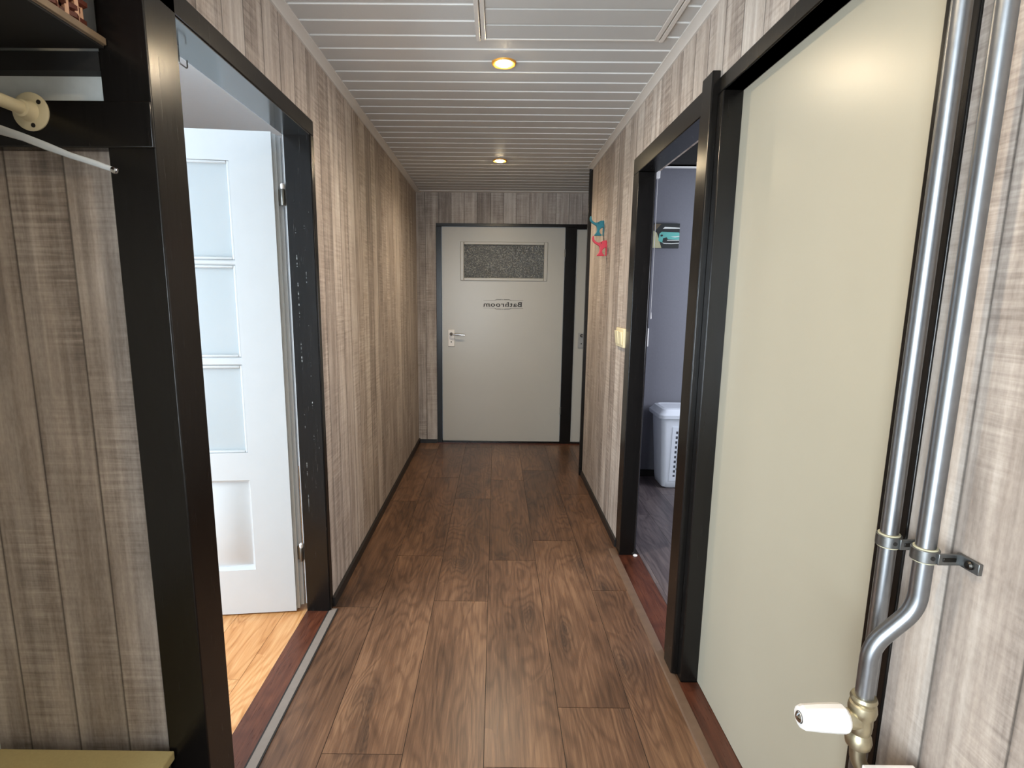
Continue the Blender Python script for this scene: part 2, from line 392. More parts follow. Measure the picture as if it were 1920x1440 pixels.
b = MB(); b.box(-1.25, -.70, .12, .19, 0, HC+.1)  # unseen wall added to keep front door daylight off the niche panel
struct('wall_light_block', b, M['pale_board'], 'unseen end wall added to shade the coat niche from the front door daylight', 'wall')
b = MB(); b.box(-1.37, -1.14, -1.1, -1.0, 0, HC+.1); b.box(-.34, .776, -1.1, -1.0, 0, HC+.1); b.box(-1.14, -.34, -1.1, -1.0, 2.08, HC+.1)
struct('wall_rear', b, M['white_wall'], 'white wall around the glazed front door at the rear', 'wall')
b = MB(); b.box(1.8, 1.9, 4.03, D+.1, 0, HC+.1); b.box(.776, 1.8, 3.985, 4.05, 0, HC+.1)
struct('wall_passage', b, M['paper_y'], 'wallpaper wall of the side passage at the far end', 'wall')
# side room on the left
b = MB(); b.box(-2.5, -.806, 4.1, 4.2, -.03, 2.55)
b.box(-2.6, -2.5, -1.3, 4.2, -.03, .15); b.box(-2.6, -2.5, -1.3, 4.2, 2.15, 2.55); b.box(-2.6, -2.5, -1.3, .1, .15, 2.15); b.box(-2.6, -2.5, 1.74, 4.2, .15, 2.15)
b.box(-2.5, -1.275, -1.4, -1.3, -.03, 2.55)
b.box(-.816, -.806, 2.17, 4.1, 0, 2.55); b.box(-.816, -.806, 1.22, 2.17, 2.0, 2.55); b.box(-1.287, -.806, 1.212, 1.22, 0, 2.55); b.box(-1.287, -1.275, -1.3, 1.212, 0, 2.55)
struct('wall_side_room', b, M['white_wall'], 'white walls of the bright room behind the left doorway', 'wall')
b = MB(); b.box(-2.6, -.806, -1.4, 4.2, 2.5, 2.56)
M['bright_ceiling'] = plain('bright_white_ceiling', srgb(246, 247, 247), .8, noise=.01)
struct('ceiling.001', b, M['bright_ceiling'], 'white ceiling of the bright side room', 'ceiling')
wf = empty('window_1', (-2.55, 1.12, .15), 'window of the side room giving the daylight', 'window', kind='structure')
b = MB()
for a in ((.1, .16), (1.68, 1.74), (.89, .95)): b.box(-2.58, -2.52, a[0], a[1], .15, 2.15)
b.box(-2.58, -2.52, .1, 1.74, .15, .21); b.box(-2.58, -2.52, .1, 1.74, 2.09, 2.15); b.build('window_frame', M['white_paint'], wf)
# room on the right
b = MB(); b.box(.776, 2.5, 3.95, 3.985, -.03, 2.5)
b.box(2.5, 2.6, 1.8, 3.985, -.03, .9); b.box(2.5, 2.6, 1.8, 3.985, 1.9, 2.5); b.box(2.5, 2.6, 1.8, 2.4, .9, 1.9); b.box(2.5, 2.6, 3.4, 3.985, .9, 1.9)
b.box(.86, 2.5, 1.8, 1.9, -.03, 2.5); b.box(.776, .780, 2.735, 3.95, 0, 2.5); b.box(.776, .780, 1.9, 2.70, 1.99, 2.5)
struct('wall_bedroom', b, M['lavender'], 'lavender grey walls of the room with the hamper', 'wall')
b = MB(); b.box(.776, 2.6, 1.8, 3.985, 2.42, 2.5)
struct('ceiling.002', b, M['pale_board'], 'pale ceiling of the lavender room', 'ceiling')
wf = empty('window_2', (2.55, 2.9, .9), 'window of the lavender room', 'window', kind='structure')
b = MB()
for a in ((2.4, 2.45), (3.35, 3.4)): b.box(2.52, 2.57, a[0], a[1], .9, 1.9)
b.box(2.52, 2.57, 2.4, 3.4, .9, .95); b.box(2.52, 2.57, 2.4, 3.4, 1.85, 1.9); b.build('window_frame', M['white_paint'], wf)
b = MB(); b.box(.79, 2.5, 3.87, 3.95, 2.285, 2.42)
struct('trim_1', b, M['black_matt'], 'black cornice above the lavender wall', 'trim')
b = MB(); b.box(.79, 2.5, 3.935, 3.95, -.002, .05)
struct('baseboard_bedroom', b, M['baseboard'], 'dark baseboard under the lavender wall', 'baseboard')
# cupboard behind the cream door
b = MB(); b.box(.776, 1.3, .80, .86, 0, 2.3); b.box(1.25, 1.3, .86, 1.8, 0, 2.3); b.box(.776, .86, 1.76, 1.9, 0, 1.967)
struct('wall_closet', b, M['white_wall'], 'closet walls hidden behind the cream door', 'wall')

# ceiling cladding
def strips(b, x0, x1, y0, y1, z, pitch=.102, ph=1.840, gap=.015, dep=.013):
    b.box(x0, x1, y0, y1, z+dep, z+.05, 1)
    i = math.floor((y0-ph)/pitch)
    while ph+i*pitch < y1:
        a, c = max(y0, ph+i*pitch+gap*.6), min(y1, ph+(i+1)*pitch-gap*.4)
        if c-a > .004:
            b.box(x0, x1, a, c, z, z+dep+.002); b.box(x0, x1, a-.0015, a, z+.001, z+dep+.002, 1)
        i += 1
b = MB(); strips(b, -1.37, .776, -1.0, 1.16, HC); strips(b, XL-.05, .75, 1.16, 3.95, HC); strips(b, XL-.05, 1.85, 3.95, D+.02, HC)
struct('ceiling', b, [M['ceiling'], M['ceiling_filler']], 'white plastic strip ceiling over the hallway', 'ceiling')
def moulding(b, x, sgn, y0, y1):
    b.prism([(x, HC+.002), (x+sgn*.038, HC+.002), (x+sgn*.038, HC-.005), (x+sgn*.012, HC-.010), (x+sgn*.007, HC-.015), (x, HC-.015)], 'y', y0, y1)
b = MB(); moulding(b, XL, 1, 1.15, D); struct('trim_2', b, M['ceiling_trim'], 'white ceiling edge moulding along the left wall', 'trim')
b = MB(); moulding(b, XR, -1, -1.0, 3.95); struct('trim_3', b, M['ceiling_trim'], 'white ceiling edge moulding along the right wall', 'trim')
b = MB(); b.prism([(D, HC+.002), (D-.03, HC+.002), (D-.03, HC-.006), (D-.008, HC-.012), (D, HC-.012)], 'x', XL+.001, 1.8)
struct('trim_4', b, M['ceiling_trim'], 'white ceiling edge moulding over the end wall', 'trim')

# baseboards
def bb(name, b, label): struct(name, b, M['baseboard'], label, 'baseboard')
b = MB(); b.box(XL, XL+.014, 2.148, D, 0, .042); bb('baseboard_left', b, 'black baseboard along the left wall')
b = MB(); b.box(XR-.012, XR, 2.745, 3.94, 0, .042); bb('baseboard_right', b, 'black baseboard along the right wall')
b = MB(); b.box(XL+.014, -.537, D-.013, D, 0, .034); bb('baseboard_back', b, 'black baseboard left of the end door')
b = MB(); b.box(XR-.014, XR, -1.0, .80, 0, .06); bb('baseboard_near', b, 'black baseboard under the radiator wall')
b = MB(); b.box(.652, .684, 3.935, 3.962, 0, HC-.012); struct('trim_5', b, M['black'], 'black corner strip at the end of the right wall', 'trim', bevel=.002)

# floor edges and thresholds
def boardfloor(name, x0, x1, y0, y1, z, mat, label):
    b = MB(); lay = b.bm.faces.layers.float.new('pid')
    for f in b.box(x0, x1, y0, y1, -.0015, z): f[lay] = x0*3+.2
    return struct(name, b, mat, label, 'threshold', bevel=.001)
boardfloor('trim_6', -.806, -.713, 1.262, 2.118, .003, M['redwood'], 'red-brown wooden threshold in the left doorway')
boardfloor('trim_7', .664, .776, 1.835, 2.66, .003, M['redwood'], 'red-brown wooden threshold in the right open doorway')
boardfloor('trim_8', .664, .732, .86, 1.70, .003, M['redwood'], 'red-brown wooden threshold under the cream door')
b = MB(); b.box(-.714, -.708, 1.155, 2.125, -.001, .004, 1); b.box(-.708, -.679, 1.155, 2.125, -.001, .005, 0); b.box(-.679, -.674, 1.155, 2.125, -.001, .004, 1)
struct('trim_9', b, [M['strip'], M['black_matt']], 'grey metal floor strip with black edges along the left doorway', 'trim')
b = MB(); b.prism([(.626, -.001), (.632, .004), (.655, .005), (.664, .0035), (.664, -.001)], 'y', .5, 2.72)
struct('trim_10', b, M['profile'], 'brown laminate edge strip along the right doorways', 'trim')
b = MB(); b.box(-.537, 1.5, D-.03, D-.001, -.001, .006)
struct('trim_11', b, M['redwood'], 'red-brown wooden strip in front of the end door', 'trim')

# ------------------------------------------------------------------ left doorway
d = empty('door_1', (-.75, 1.7, 0), 'open white glazed door with black frame in the left wall', 'door', kind='structure')
fr = MB()
fr.box(-.80, XL+.006, 1.150, 1.262, 0, HC-.01)                     # near jamb and wall end
fr.box(-.80, XL+.006, 2.112, 2.146, 0, 1.947)
fr.box(-.806, XL+.006, 1.155, 2.146, 1.947, 2.003)
fr.build('door_frame', M['black'], d, .003)
jb = MB(); jb.box(-.803, XL+.001, 2.108, 2.114, 0.002, 1.946); jb.build('jamb_lining', M['black_worn'], d)
hl = MB(); hl.box(-.805, XL+.003, 1.263, 2.107, 1.944, 1.948); hl.build('head_lining', M['black_gloss'], d)
rb = MB(); rb.box(-.812, -.800, 2.122, 2.165, .03, 1.99); rb.box(-.815, -.795, 1.23, 1.262, 0, 1.99); rb.box(-.818, -.806, 1.22, 2.17, 1.952, 2.0)
rb.build('room_side_lining', M['white_paint'], d)
hk = MB(); hk.sweep(smooth_path([(-.775, 1.395, 1.947), (-.775, 1.395, 1.905), (-.775, 1.43, 1.905), (-.775, 1.43, 1.925)], .008), .0018, 8)
hk.build('cup_hook', M['hinge_metal'], d)
# leaf in its own frame: s leftwards from the hinge edge, t thickness away from the camera
ang = radians(6.8)
Lx = Matrix.Translation((-.848, 2.103, 0)) @ Matrix.Rotation(ang, 4, 'Z') @ Matrix.Scale(-1, 4, (1, 0, 0))
W = .86; TH = .042; Z0, Z1 = .006, 1.953
lf = MB()
rows = [(.716, 1.073), (1.107, 1.462), (1.484, 1.846)]; cols = [(.157, .405), (.455, .703)]
lf.box(0, .157, 0, TH, Z0, Z1); lf.box(.703, W, 0, TH, Z0, Z1)
for za, zb in ((Z0, .205), (.60, .716), (1.846, Z1)): lf.box(.157, .703, 0, TH, za, zb)
lf.box(.405, .455, 0, TH, .205, .60); lf.box(.405, .455, .006, TH-.006, .716, 1.846)
for za, zb in ((1.073, 1.107), (1.462, 1.484)):
    for a, c in cols: lf.prism([(.010, za), (.002, za+.006), (.002, zb-.006), (.010, zb), (TH-.01, zb), (TH-.01, za)], 'x', a, c)
# rebated hinge edge
lf.box(-.012, 0, .014, TH, Z0+.004, Z1-.004); lf.box(-.026, -.012, .028, TH+.004, Z0+.012, Z1-.012)
leaf = lf.build('leaf', M['white_paint'], d, xf=Lx)
# glazing beads
gb = MB()
for za, zb in rows:
    for a, c in cols:
        e = .010
        gb.box(a, a+e, .004, .018, za, zb); gb.box(c-e, c, .004, .018, za, zb); gb.box(a+e, c-e, .004, .018, za, za+e); gb.box(a+e, c-e, .004, .018, zb-e, zb)
gb.build('glazing_bead', M['white_paint'], leaf, .003, xf=Lx)
for za, zb in rows:
    for a, c in cols:
        g = MB(); g.box(a+.001, c-.001, .018, .023, za+.001, zb-.001); g.build('glass_pane', M['frosted'], leaf, xf=Lx)
for a, c in cols:                                                    # raised lower panels
    g = MB()
    za, zb = .205, .60
    def ringq(g, r0, t0, r1, t1):
        P0 = [(a+r0, t0, za+r0), (c-r0, t0, za+r0), (c-r0, t0, zb-r0), (a+r0, t0, zb-r0)]
        P1 = [(a+r1, t1, za+r1), (c-r1, t1, za+r1), (c-r1, t1, zb-r1), (a+r1, t1, zb-r1)]
        v0 = [g.bm.verts.new(p) for p in P0]; v1 = [g.bm.verts.new(p) for p in P1]
        for i in range(4): g.bm.faces.new((v0[i], v0[(i+1) % 4], v1[(i+1) % 4], v1[i]))
        return v1
    ringq(g, 0, 0.0, .008, .020); ringq(g, .008, .020, .014, .021)
    v = ringq(g, .014, .021, .060, .003); g.bm.faces.new(v)
    g.box(a-.001, c+.001, .022, .030, za-.001, zb+.001)
    g.build('raised_panel', M['white_paint'], leaf, xf=Lx)
for z in (1.72, .262):
    h = MB(); h.lathe([(.007, -.03), (.0075, -.029), (.0075, .029), (.007, .03)], (-.817, 2.112, z), seg=14)
    h.box(-.842, -.815, 2.126, 2.130, z-.03, z+.03); h.build('hinge', M['hinge_metal'], d)
    h = MB(); h.lathe([(.006, .0), (.0078, .004), (.0078, .016), (.004, .021), (0, .022)], (-.817, 2.112, z+.03), seg=14); h.build('hinge_cap', M['white_plastic'], d)

# ------------------------------------------------------------------ right open doorway, post and cream door
d = empty('door_2', (.72, 2.27, 0), 'black framed open doorway in the right wall', 'door', kind='structure')
fr = MB()
fr.box(XR-.006, .749, 2.648, 2.745, 0, 1.945)
fr.box(XR-.006, .762, 1.835, 2.745, 1.945, 2.022)
fr.box(XR-.006, .776, 1.822, 1.885, 0, 1.945)
fr.build('door_frame', M['black'], d, .003)
po = MB(); po.box(.650, XR, 1.742, 1.826, 0, 2.036); po.build('cover_strip', M['black'], d, .004)
ps = MB(); ps.lathe([(.010, 0), (.012, .004), (.009, .007), (0, .008)], (.752, 2.638, .003), seg=12); ps.build('door_stop', M['white_plastic'], d)

d = empty('door_3', (.75, 1.3, 0), 'large cream flush door in black frame on the right', 'door', kind='structure')
fr = MB()
fr.box(XR-.004, .735, 1.703, 1.742, 0, 1.967)
fr.box(XR-.004, .735, .80, 1.745, 1.967, 2.014)
fr.box(XR-.004, .735, .818, .884, 0, 1.967)
fr.box(.735, .776, 1.71, 1.76, 0, 1.967); fr.box(.735, .776, .86, .93, 0, 1.967)
fr.build('door_frame', M['black'], d, .003)
lf = MB(); lf.box(.731, .771, .885, 1.709, .004, 1.966); lf.build('leaf', M['cream'], d, .002)

# ------------------------------------------------------------------ end wall doors
d = empty('door_4', (.06, D, 0), 'greige bathroom door with obscured glass panel at the end', 'door', kind='structure')
fr = MB()
fr.box(-.533, -.486, D-.012, D+.09, 0, 1.962); fr.box(.606, .705, D-.012, D+.09, 0, 1.962); fr.box(-.533, .705, D-.012, D+.09, 1.962, 1.988)
fr.box(-.486, .606, D-.004, D+.09, 0, .020)
fr.build('door_frame', M['black'], d, .002)
lf = MB(); y0, y1 = D+.004, D+.044
gx0, gx1, gz0, gz1 = -.306, .440, 1.507, 1.822
lf.box(-.484, gx0, y0, y1, .022, 1.960); lf.box(gx1, .604, y0, y1, .022, 1.960); lf.box(gx0, gx1, y0, y1, .022, gz0); lf.box(gx0, gx1, y0, y1, gz1, 1.960)
leaf = lf.build('leaf', M['greige'], d)
gb = MB(); e = .018
for bx in ((gx0-.014, gx0+e, gz0-.012, gz1+.012), (gx1-e, gx1+.014, gz0-.012, gz1+.012), (gx0+e, gx1-e, gz0-.012, gz0+e-.004), (gx0+e, gx1-e, gz1-e+.004, gz1+.012)):
    gb.box(bx[0], bx[1], y0-.010, y0+.016, bx[2], bx[3])
gb.build('glazing_bead', M['greige'], leaf, .005)
g = MB(); g.box(gx0+.002, gx1-.002, y0+.012, y0+.020, gz0+.002, gz1-.002); g.build('glass_pane', M['obscure'], leaf)
# mirror-written lettering
cu = bpy.data.curves.new('t', 'FONT'); cu.body = 'Bathroom'; cu.size = 1; cu.extrude = .01; cu.offset = .018; cu.space_character = 1.12
to = bpy.data.objects.new('t', cu); C.objects.link(to); bpy.context.view_layer.update()
me = bpy.data.meshes.new_from_object(to.evaluated_get(bpy.context.evaluated_depsgraph_get())); bpy.data.objects.remove(to)
xs = [v.co.x for v in me.vertices]; ys = [v.co.y for v in me.vertices]; x0_, x1_, yt = min(xs), max(xs), max(ys)
b = MB(); b.bm.from_mesh(me); bpy.data.meshes.remove(me)
lx0, lx1, lz, lh = -.110, .232, 1.2685, .040
for v in b.bm.verts:
    t = (v.co.x-x0_)/(x1_-x0_); v.co = Vector((lx1-(lx1-lx0)*t, y0-.0008+v.co.z*.05, lz+v.co.y/yt*lh))
# slab serifs on the stems
for sx, zz in ((.230, .0), (.230, .036), (.104, .0), (.070, .0), (.031, .0), (-.052, .0), (-.079, .0), (-.106, .0), (.104, .036)):
    b.box(sx-.008, sx+.005, y0-.0013, y0-.0003, lz+zz-.001, lz+zz+.003)
b.build('lettering', M['ink'], leaf, sharp=30)
b = MB()
def ln(x0, x1, z0, z1, th=.0022):
    dx, dz = x1-x0, z1-z0; L = math.hypot(dx, dz); nx, nz = -dz/L*th/2, dx/L*th/2
    b.prism([(x0+nx, z0+nz), (x1+nx, z1+nz), (x1-nx, z1-nz), (x0-nx, z0-nz)], 'y', y0-.0014, y0-.0002)
for zc, sg in ((1.3235, 1), (1.2535, -1)):
    ln(-.113, -.012, zc, zc); ln(.245, .136, zc, zc)
    ln(-.012, .004, zc, zc+sg*.009, .003); ln(.136, .120, zc, zc+sg*.009, .003)
    ln(.004, .052, zc+sg*.009, zc+sg*.009, .004); ln(.072, .120, zc+sg*.009, zc+sg*.009, .004)
    ln(-.010, .052, zc, zc+sg*.004, .0016); ln(.134, .072, zc, zc+sg*.004, .0016)
    b.box(.058, .066, y0-.0014, y0-.0002, zc+sg*.007-.003, zc+sg*.007+.003)
b.build('flourish', M['ink_soft'], leaf)
def lever(door, x, z0, z1, direc, zl, mat, length):
    p = MB(); p.box(x-.030, x+.030, y0-.008, y0, z0, z1); pl = p.build('handle_plate', mat, door, .004)
    h = MB(); h.sweep(smooth_path([(x, y0-.006, zl), (x, y0-.045, zl), (x+direc*length, y0-.045, zl-.006)], .016), .0075, 12); h.build('lever', M['chrome'], pl)
    h = MB(); h.lathe([(.014, 0), (.014, .006), (.010, .009)], (x, y0-.008, zl), (0, -1, 0), 16)
    h.lathe([(.006, 0), (.006, .0015)], (x, y0-.008, z0+.042), (0, -1, 0), 12); h.build('rosette', M['dark_metal'], pl)
lever(d, -.402, .905, 1.058, 1, 1.018, M['white_plastic'], .125)
for z in (1.74, .32):
    h = MB(); h.lathe([(.007, -.035), (.007, .035)], (.606, D-.014, z), seg=12); h.build('hinge', M['hinge_metal'], d)

d = empty('door_5', (1.1, D, 0), 'second greige door partly hidden behind the corner strip', 'door', kind='structure')
fr = MB(); fr.box(.705, 1.55, D-.012, D+.09, 1.945, 1.988); fr.box(1.50, 1.55, D-.012, D+.09, 0, 1.945); fr.box(.705, 1.50, D-.004, D+.09, 0, .02); fr.build('door_frame', M['black'], d, .002)
lf = MB(); lf.box(.706, 1.499, y0, y1, .022, 1.944); leaf = lf.build('leaf', M['greige'], d)
lever(d, .778, .90, 1.04, 1, 1.015, M['grey_plate'], .10)

# front door behind the camera
d = empty('door_6', (-.74, -1.05, 0), 'glazed white front door behind the viewpoint', 'door', kind='structure')
fr = MB(); fr.box(-1.14, -1.05, -1.08, -1.02, 0, 2.08); fr.box(-.43, -.34, -1.08, -1.02, 0, 2.08); fr.box(-1.05, -.43, -1.08, -1.02, 2.0, 2.08); fr.box(-1.05, -.43, -1.08, -1.02, 0, .38); fr.build('door_frame', M['white_paint'], d, .004)

# ------------------------------------------------------------------ ceiling lamps and hatch
def lamp(x, y, label, power):
    t = empty('ceiling_lamp', (x, y, HC), label, 'lamp', 'recessed spots along the hallway ceiling')
    r = MB(); r.lathe([(.025, .002), (.026, -.001), (.033, -.003), (.040, -.0065), (.045, -.0065), (.048, -.003), (.0485, .002)], (x, y, HC), seg=40); r.build('ring', M['gold'], t)
    q = MB(); q.lathe([(.0255, .001), (.025, -.005), (.020, -.010), (.011, -.0125), (0, -.0135)], (x, y, HC), seg=32); q.build('bulb', M['bulb'], t)
    L = bpy.data.lights.new('lamp_beam', 'SPOT'); L.energy = power; L.color = (1, .85, .66); L.spot_size = radians(162); L.spot_blend = 1.0; L.shadow_soft_size = .03
    o = bpy.data.objects.new('lamp_beam', L); C.objects.link(o); o.parent = t; o.location = (0, 0, -.022); o['_w'] = [x, y, HC]
lamp(.022, 2.263, 'glowing recessed ceiling spot nearer the camera, just beyond the hatch', 24)
lamp(.017, 3.77, 'glowing recessed ceiling spot farther along, near the end door', 26)
lamp(.020, .757, 'recessed ceiling spot above the viewpoint, in front of the hatch', 15)

t = empty('ceiling_hatch', (.25, 1.75, HC), 'white ceiling hatch panel with raised edge strips', 'hatch')
hz = HC-.004; hx0, hx1, hy0, hy1 = -.080, .587, 1.42, 2.068
b = MB(); 
i = -5
while True:
    a = 1.856+i*.102
    if a > hy1: break
    c = a+.102
    aa, cc = max(hy0+.03, a+.0075), min(hy1-.012, c-.0055)
    if cc-aa > .01: b.box(hx0+.036, hx1-.036, aa, cc, hz, HC+.002)
    i += 1
b.box(hx0+.03, hx1-.03, hy0+.02, hy1-.008, HC-.0005, HC+.003); b.build('hatch_panel', M['ceiling'], t)
b = MB()
for sx in (hx0, hx1-.0155): b.box(sx, sx+.0155, hy0, hy1, HC-.009, HC+.001)
b.box(hx0, hx1, hy0, hy0+.0155, HC-.009, HC+.001); b.box(hx0, hx1, hy1-.010, hy1, HC-.006, HC+.001); b.build('outer_trim', M['ceiling_trim'], t, .002)
for sx in (hx0+.019, hx1-.0345):
    b = MB(); b.box(sx, sx+.0155, hy0+.017, hy1-.010, HC-.008, HC+.001); b.build('inner_trim', M['ceiling_trim'], t, .002)

# ------------------------------------------------------------------ coat niche at left
b = MB(); b.box(-1.25, -.702, 1.146, 1.180, 1.645, 1.735)
tag(b.build('niche_beam', M['black'], bevel=.003), 'black painted beam over the wood-print niche panel, carrying the rail flange', 'beam')
b = MB(); b.box(-.806, -.778, 1.166, 1.180, .24, 1.645)
struct('trim_12', b, M['grey_trim'], 'thin grey edge strip beside the niche panel', 'trim')
b = MB(); b.box(-1.25, -.80, 1.150, 1.180, 1.792, 1.828)
struct('trim_13', b, M['black_matt'], 'black batten under the niche shelf', 'trim')
t = empty('niche_shelf', (-1.0, .7, 1.83), 'wooden shelf with pale front edge high in the coat niche, holding the basket', 'shelf')
b = MB(); b.box(-1.25, -.7855, .20, 1.148, 1.836, 1.850); b.build('board', M['shelf'], t)
b = MB(); b.box(-.7855, -.780, .20, 1.148, 1.8375, 1.8505); b.build('front_edge', M['shelf'], t, .001)
b = MB(); b.box(-1.25, -.7865, .20, 1.148, 1.832, 1.836); b.build('underside', M['black_matt'], t)
# wicker basket
t = empty('wicker_basket', (-1.0, .82, 1.851), 'red-brown woven wicker basket on the high shelf at upper left', 'basket')
bx0, bx1, by0, by1 = -1.2, -.799, .52, 1.112
def rrect(off, z, n=5):
    r = .025; P = []
    for cx, cy, a0 in ((bx1+off-r, by1+off-r, 0), (bx0-off+r, by1+off-r, 90), (bx0-off+r, by0-off+r, 180), (bx1+off-r, by0-off+r, 270)):
        for k in range(n): a = radians(a0+90*k/(n-1)); P.append(Vector((cx+r*cos(a), cy+r*sin(a), z)))
    return P
def resample(P, step):
    out = []; n = len(P); acc = 0
    for i in range(n):
        a, c = P[i], P[(i+1) % n]; L = (c-a).length
        while acc < L: out.append(a.lerp(c, acc/L) if L else a.copy()); acc += step
        acc -= L
    return out
b = MB(); pale = MB()
for r in range(13):
    z = 1.851+.008+r*.0165; P = resample(rrect(.004+r*.0012, z), .0125); n = len(P); Q = []
    for i, p in enumerate(P):
        tt = (P[(i+1) % n]-P[i-1]).normalized(); nn = Vector((tt.y, -tt.x, 0)); Q.append(p+nn*(.0060*sin(pi*(i*.5+r))))
    b.sweep(Q, .0078, 6, True)
b.box(bx0+.02, bx1-.02, by0+.02, by1-.02, 1.852, 1.858); b.build('weave', M['wicker'], t)
for i, p in enumerate(resample(rrect(.006, 0), .0125)[1::2]):
    pale.sweep([(p.x, p.y, 1.853), (p.x, p.y, 2.075)], .0062, 6)
    
pale.build('stake', M['wicker_pale'], t)
b = MB(); b.sweep(resample(rrect(.020, 2.076), .02), .012, 8, True); b.build('rim', M['wicker'], t)
# rail with flange
t = empty('garment_rail', (-.945, 1.146, 1.712), 'cream tubular garment rail with round flange screwed to the black beam', 'rail')
b = MB(); b.sweep([(-.945, 1.128, 1.712), (-.945, .2, 1.712)], .0125, 20); b.build('tube', M['rail'], t)
b = MB(); b.lathe([(.037, 0), (.037, .003), (.034, .005), (.020, .006), (.0175, .010), (.0165, .026), (.0125, .028)], (-.945, 1.1465, 1.712), (0, -1, 0), 32); fl = b.build('flange', M['rail'], t)
for a in (40, 160, 280):
    b = MB(); b.lathe([(.0045, 0), (.0045, .0012)], (-.945+.027*cos(radians(a)), 1.1415, 1.712+.027*sin(radians(a))), (0, -1, 0), 10); b.build('screw_hole', M['hole'], fl)
# coat hanger hooked over the rail
hy = 1.0; hcx = -.945
t = empty('coat_hanger', (hcx, hy, 1.71), 'clear plastic coat hanger hung on the cream garment rail', 'hanger')
b = MB()
half = [(0, 1.641), (.03, 1.640), (.06, 1.636), (.10, 1.624), (.14, 1.609), (.18, 1.594), (.22, 1.582), (.254, 1.5705)]
pts = [(hcx-x, hy, z) for x, z in half[::-1]] + [(hcx+x, hy, z) for x, z in half[1:]]
rr = [.003]+[.0035]*2+[.0045]*2+[.0055]*3; rr = rr[:8]; rad = rr + rr[::-1][1:]
b.sweep(pts, rad, 10, sx=1.5, sy=.8, up=(0, 0, 1)); b.build('arm', M['hanger'], t)
for sg in (-1, 1):
    b = MB(); b.lathe([(0, -.006), (.005, -.004), (.006, 0), (.005, .004), (0, .006)], (hcx+sg*.257, hy, 1.569), (1, 0, -.3), 12); b.build('end_cap', M['chrome'], t)
b = MB(); P = [(hcx, hy, 1.64), (hcx, hy, 1.685)] + [(hcx+.0155*cos(a)+.0, hy, 1.7125+.0155*sin(a)) for a in [radians(q) for q in range(-60, 215, 15)]]
b.sweep(P, .0016, 8); b.build('hook', M['chrome'], t)
# bench
t = empty('niche_bench', (-1.0, .7, 0), 'low bench with khaki top at the foot of the niche panel', 'bench')
b = MB(); b.box(-1.25, -.783, .195, 1.145, .214, .238); b.build('seat', M['bench'], t, .003)
b = MB(); b.box(-1.25, -.80, .20, 1.145, 0, .214); b.build('box', M['black_matt'], t)

# ------------------------------------------------------------------ wall things on the right wall
def elephant(name, xoff, y, z0, mat, label, h):
    # side outline: trunk raised away from the wall, ear, body, foot; u = distance out from the wall, v = height
    t = empty(name, (XR, y, z0), label, 'hook', 'elephant hooks on the right wall')
    s = h/32.
    body = [(1, 23), (0, 25.6), (6, 25), (10.5, 22.5), (14, 21.5), (18.0, 23.3), (20.6, 25.8), (21.4, 29), (21.6, 32), (23.6, 32.6), (24.3, 29), (23.6, 24.8), (20.8, 21.2), (16.5, 18.6), (12.8, 16.5), (11.3, 13), (11.2, 9.5), (12.4, 5.5), (15.6, 1.6), (15.4, 0), (3.2, 0), (3.0, 1.8), (5.6, 3.2), (7.2, 6.2), (6.8, 9.5), (4.6, 12.5), (1.4, 14), (0, 14.5)]
    b = MB(); b.prism([(XR-u*s, z0+v*s) for u, v in body], 'y', y-.011, y+.011); b.build('body', mat, t, .004, seg=3)
    b = MB(); b.lathe([(.0032, 0), (.0025, .0012), (0, .0016)], (XR-9*s, y-.011, z0+21*s), (0, -1, 0), 10); b.build('eye', M['ink'], t)
    b = MB(); b.prism([(XR, z0+23.5*s), (XR-.003, z0+24.5*s), (XR-.003, z0+1*s), (XR, z0)], 'y', y-.017, y+.017); b.build('back_plate', mat, t, .001)
elephant('elephant_hook', 0, 3.475, 1.741, M['teal'], 'teal elephant hook with raised trunk, upper of the pair', .117)
elephant('elephant_hook', 0, 3.36, 1.607, M['pink'], 'coral pink elephant hook with raised trunk, lower of the pair', .118)

t = empty('light_switch', (XR, 2.83, 1.145), 'ivory light switch on the wallpaper beside the black doorway casing', 'switch')
b = MB(); b.box(XR-.014, XR, 2.755, 2.93, 1.095, 1.195); b.build('base_plate', M['ivory'], t, .004)
for ya, z_ in ((2.77, 1.11), (2.85, 1.11)):
    b = MB(); b.prism([(XR-.014, z_), (XR-.019, z_), (XR-.027, z_+.07), (XR-.014, z_+.07)], 'y', ya, ya+.066); b.build('rocker', M['ivory'], t, .002)

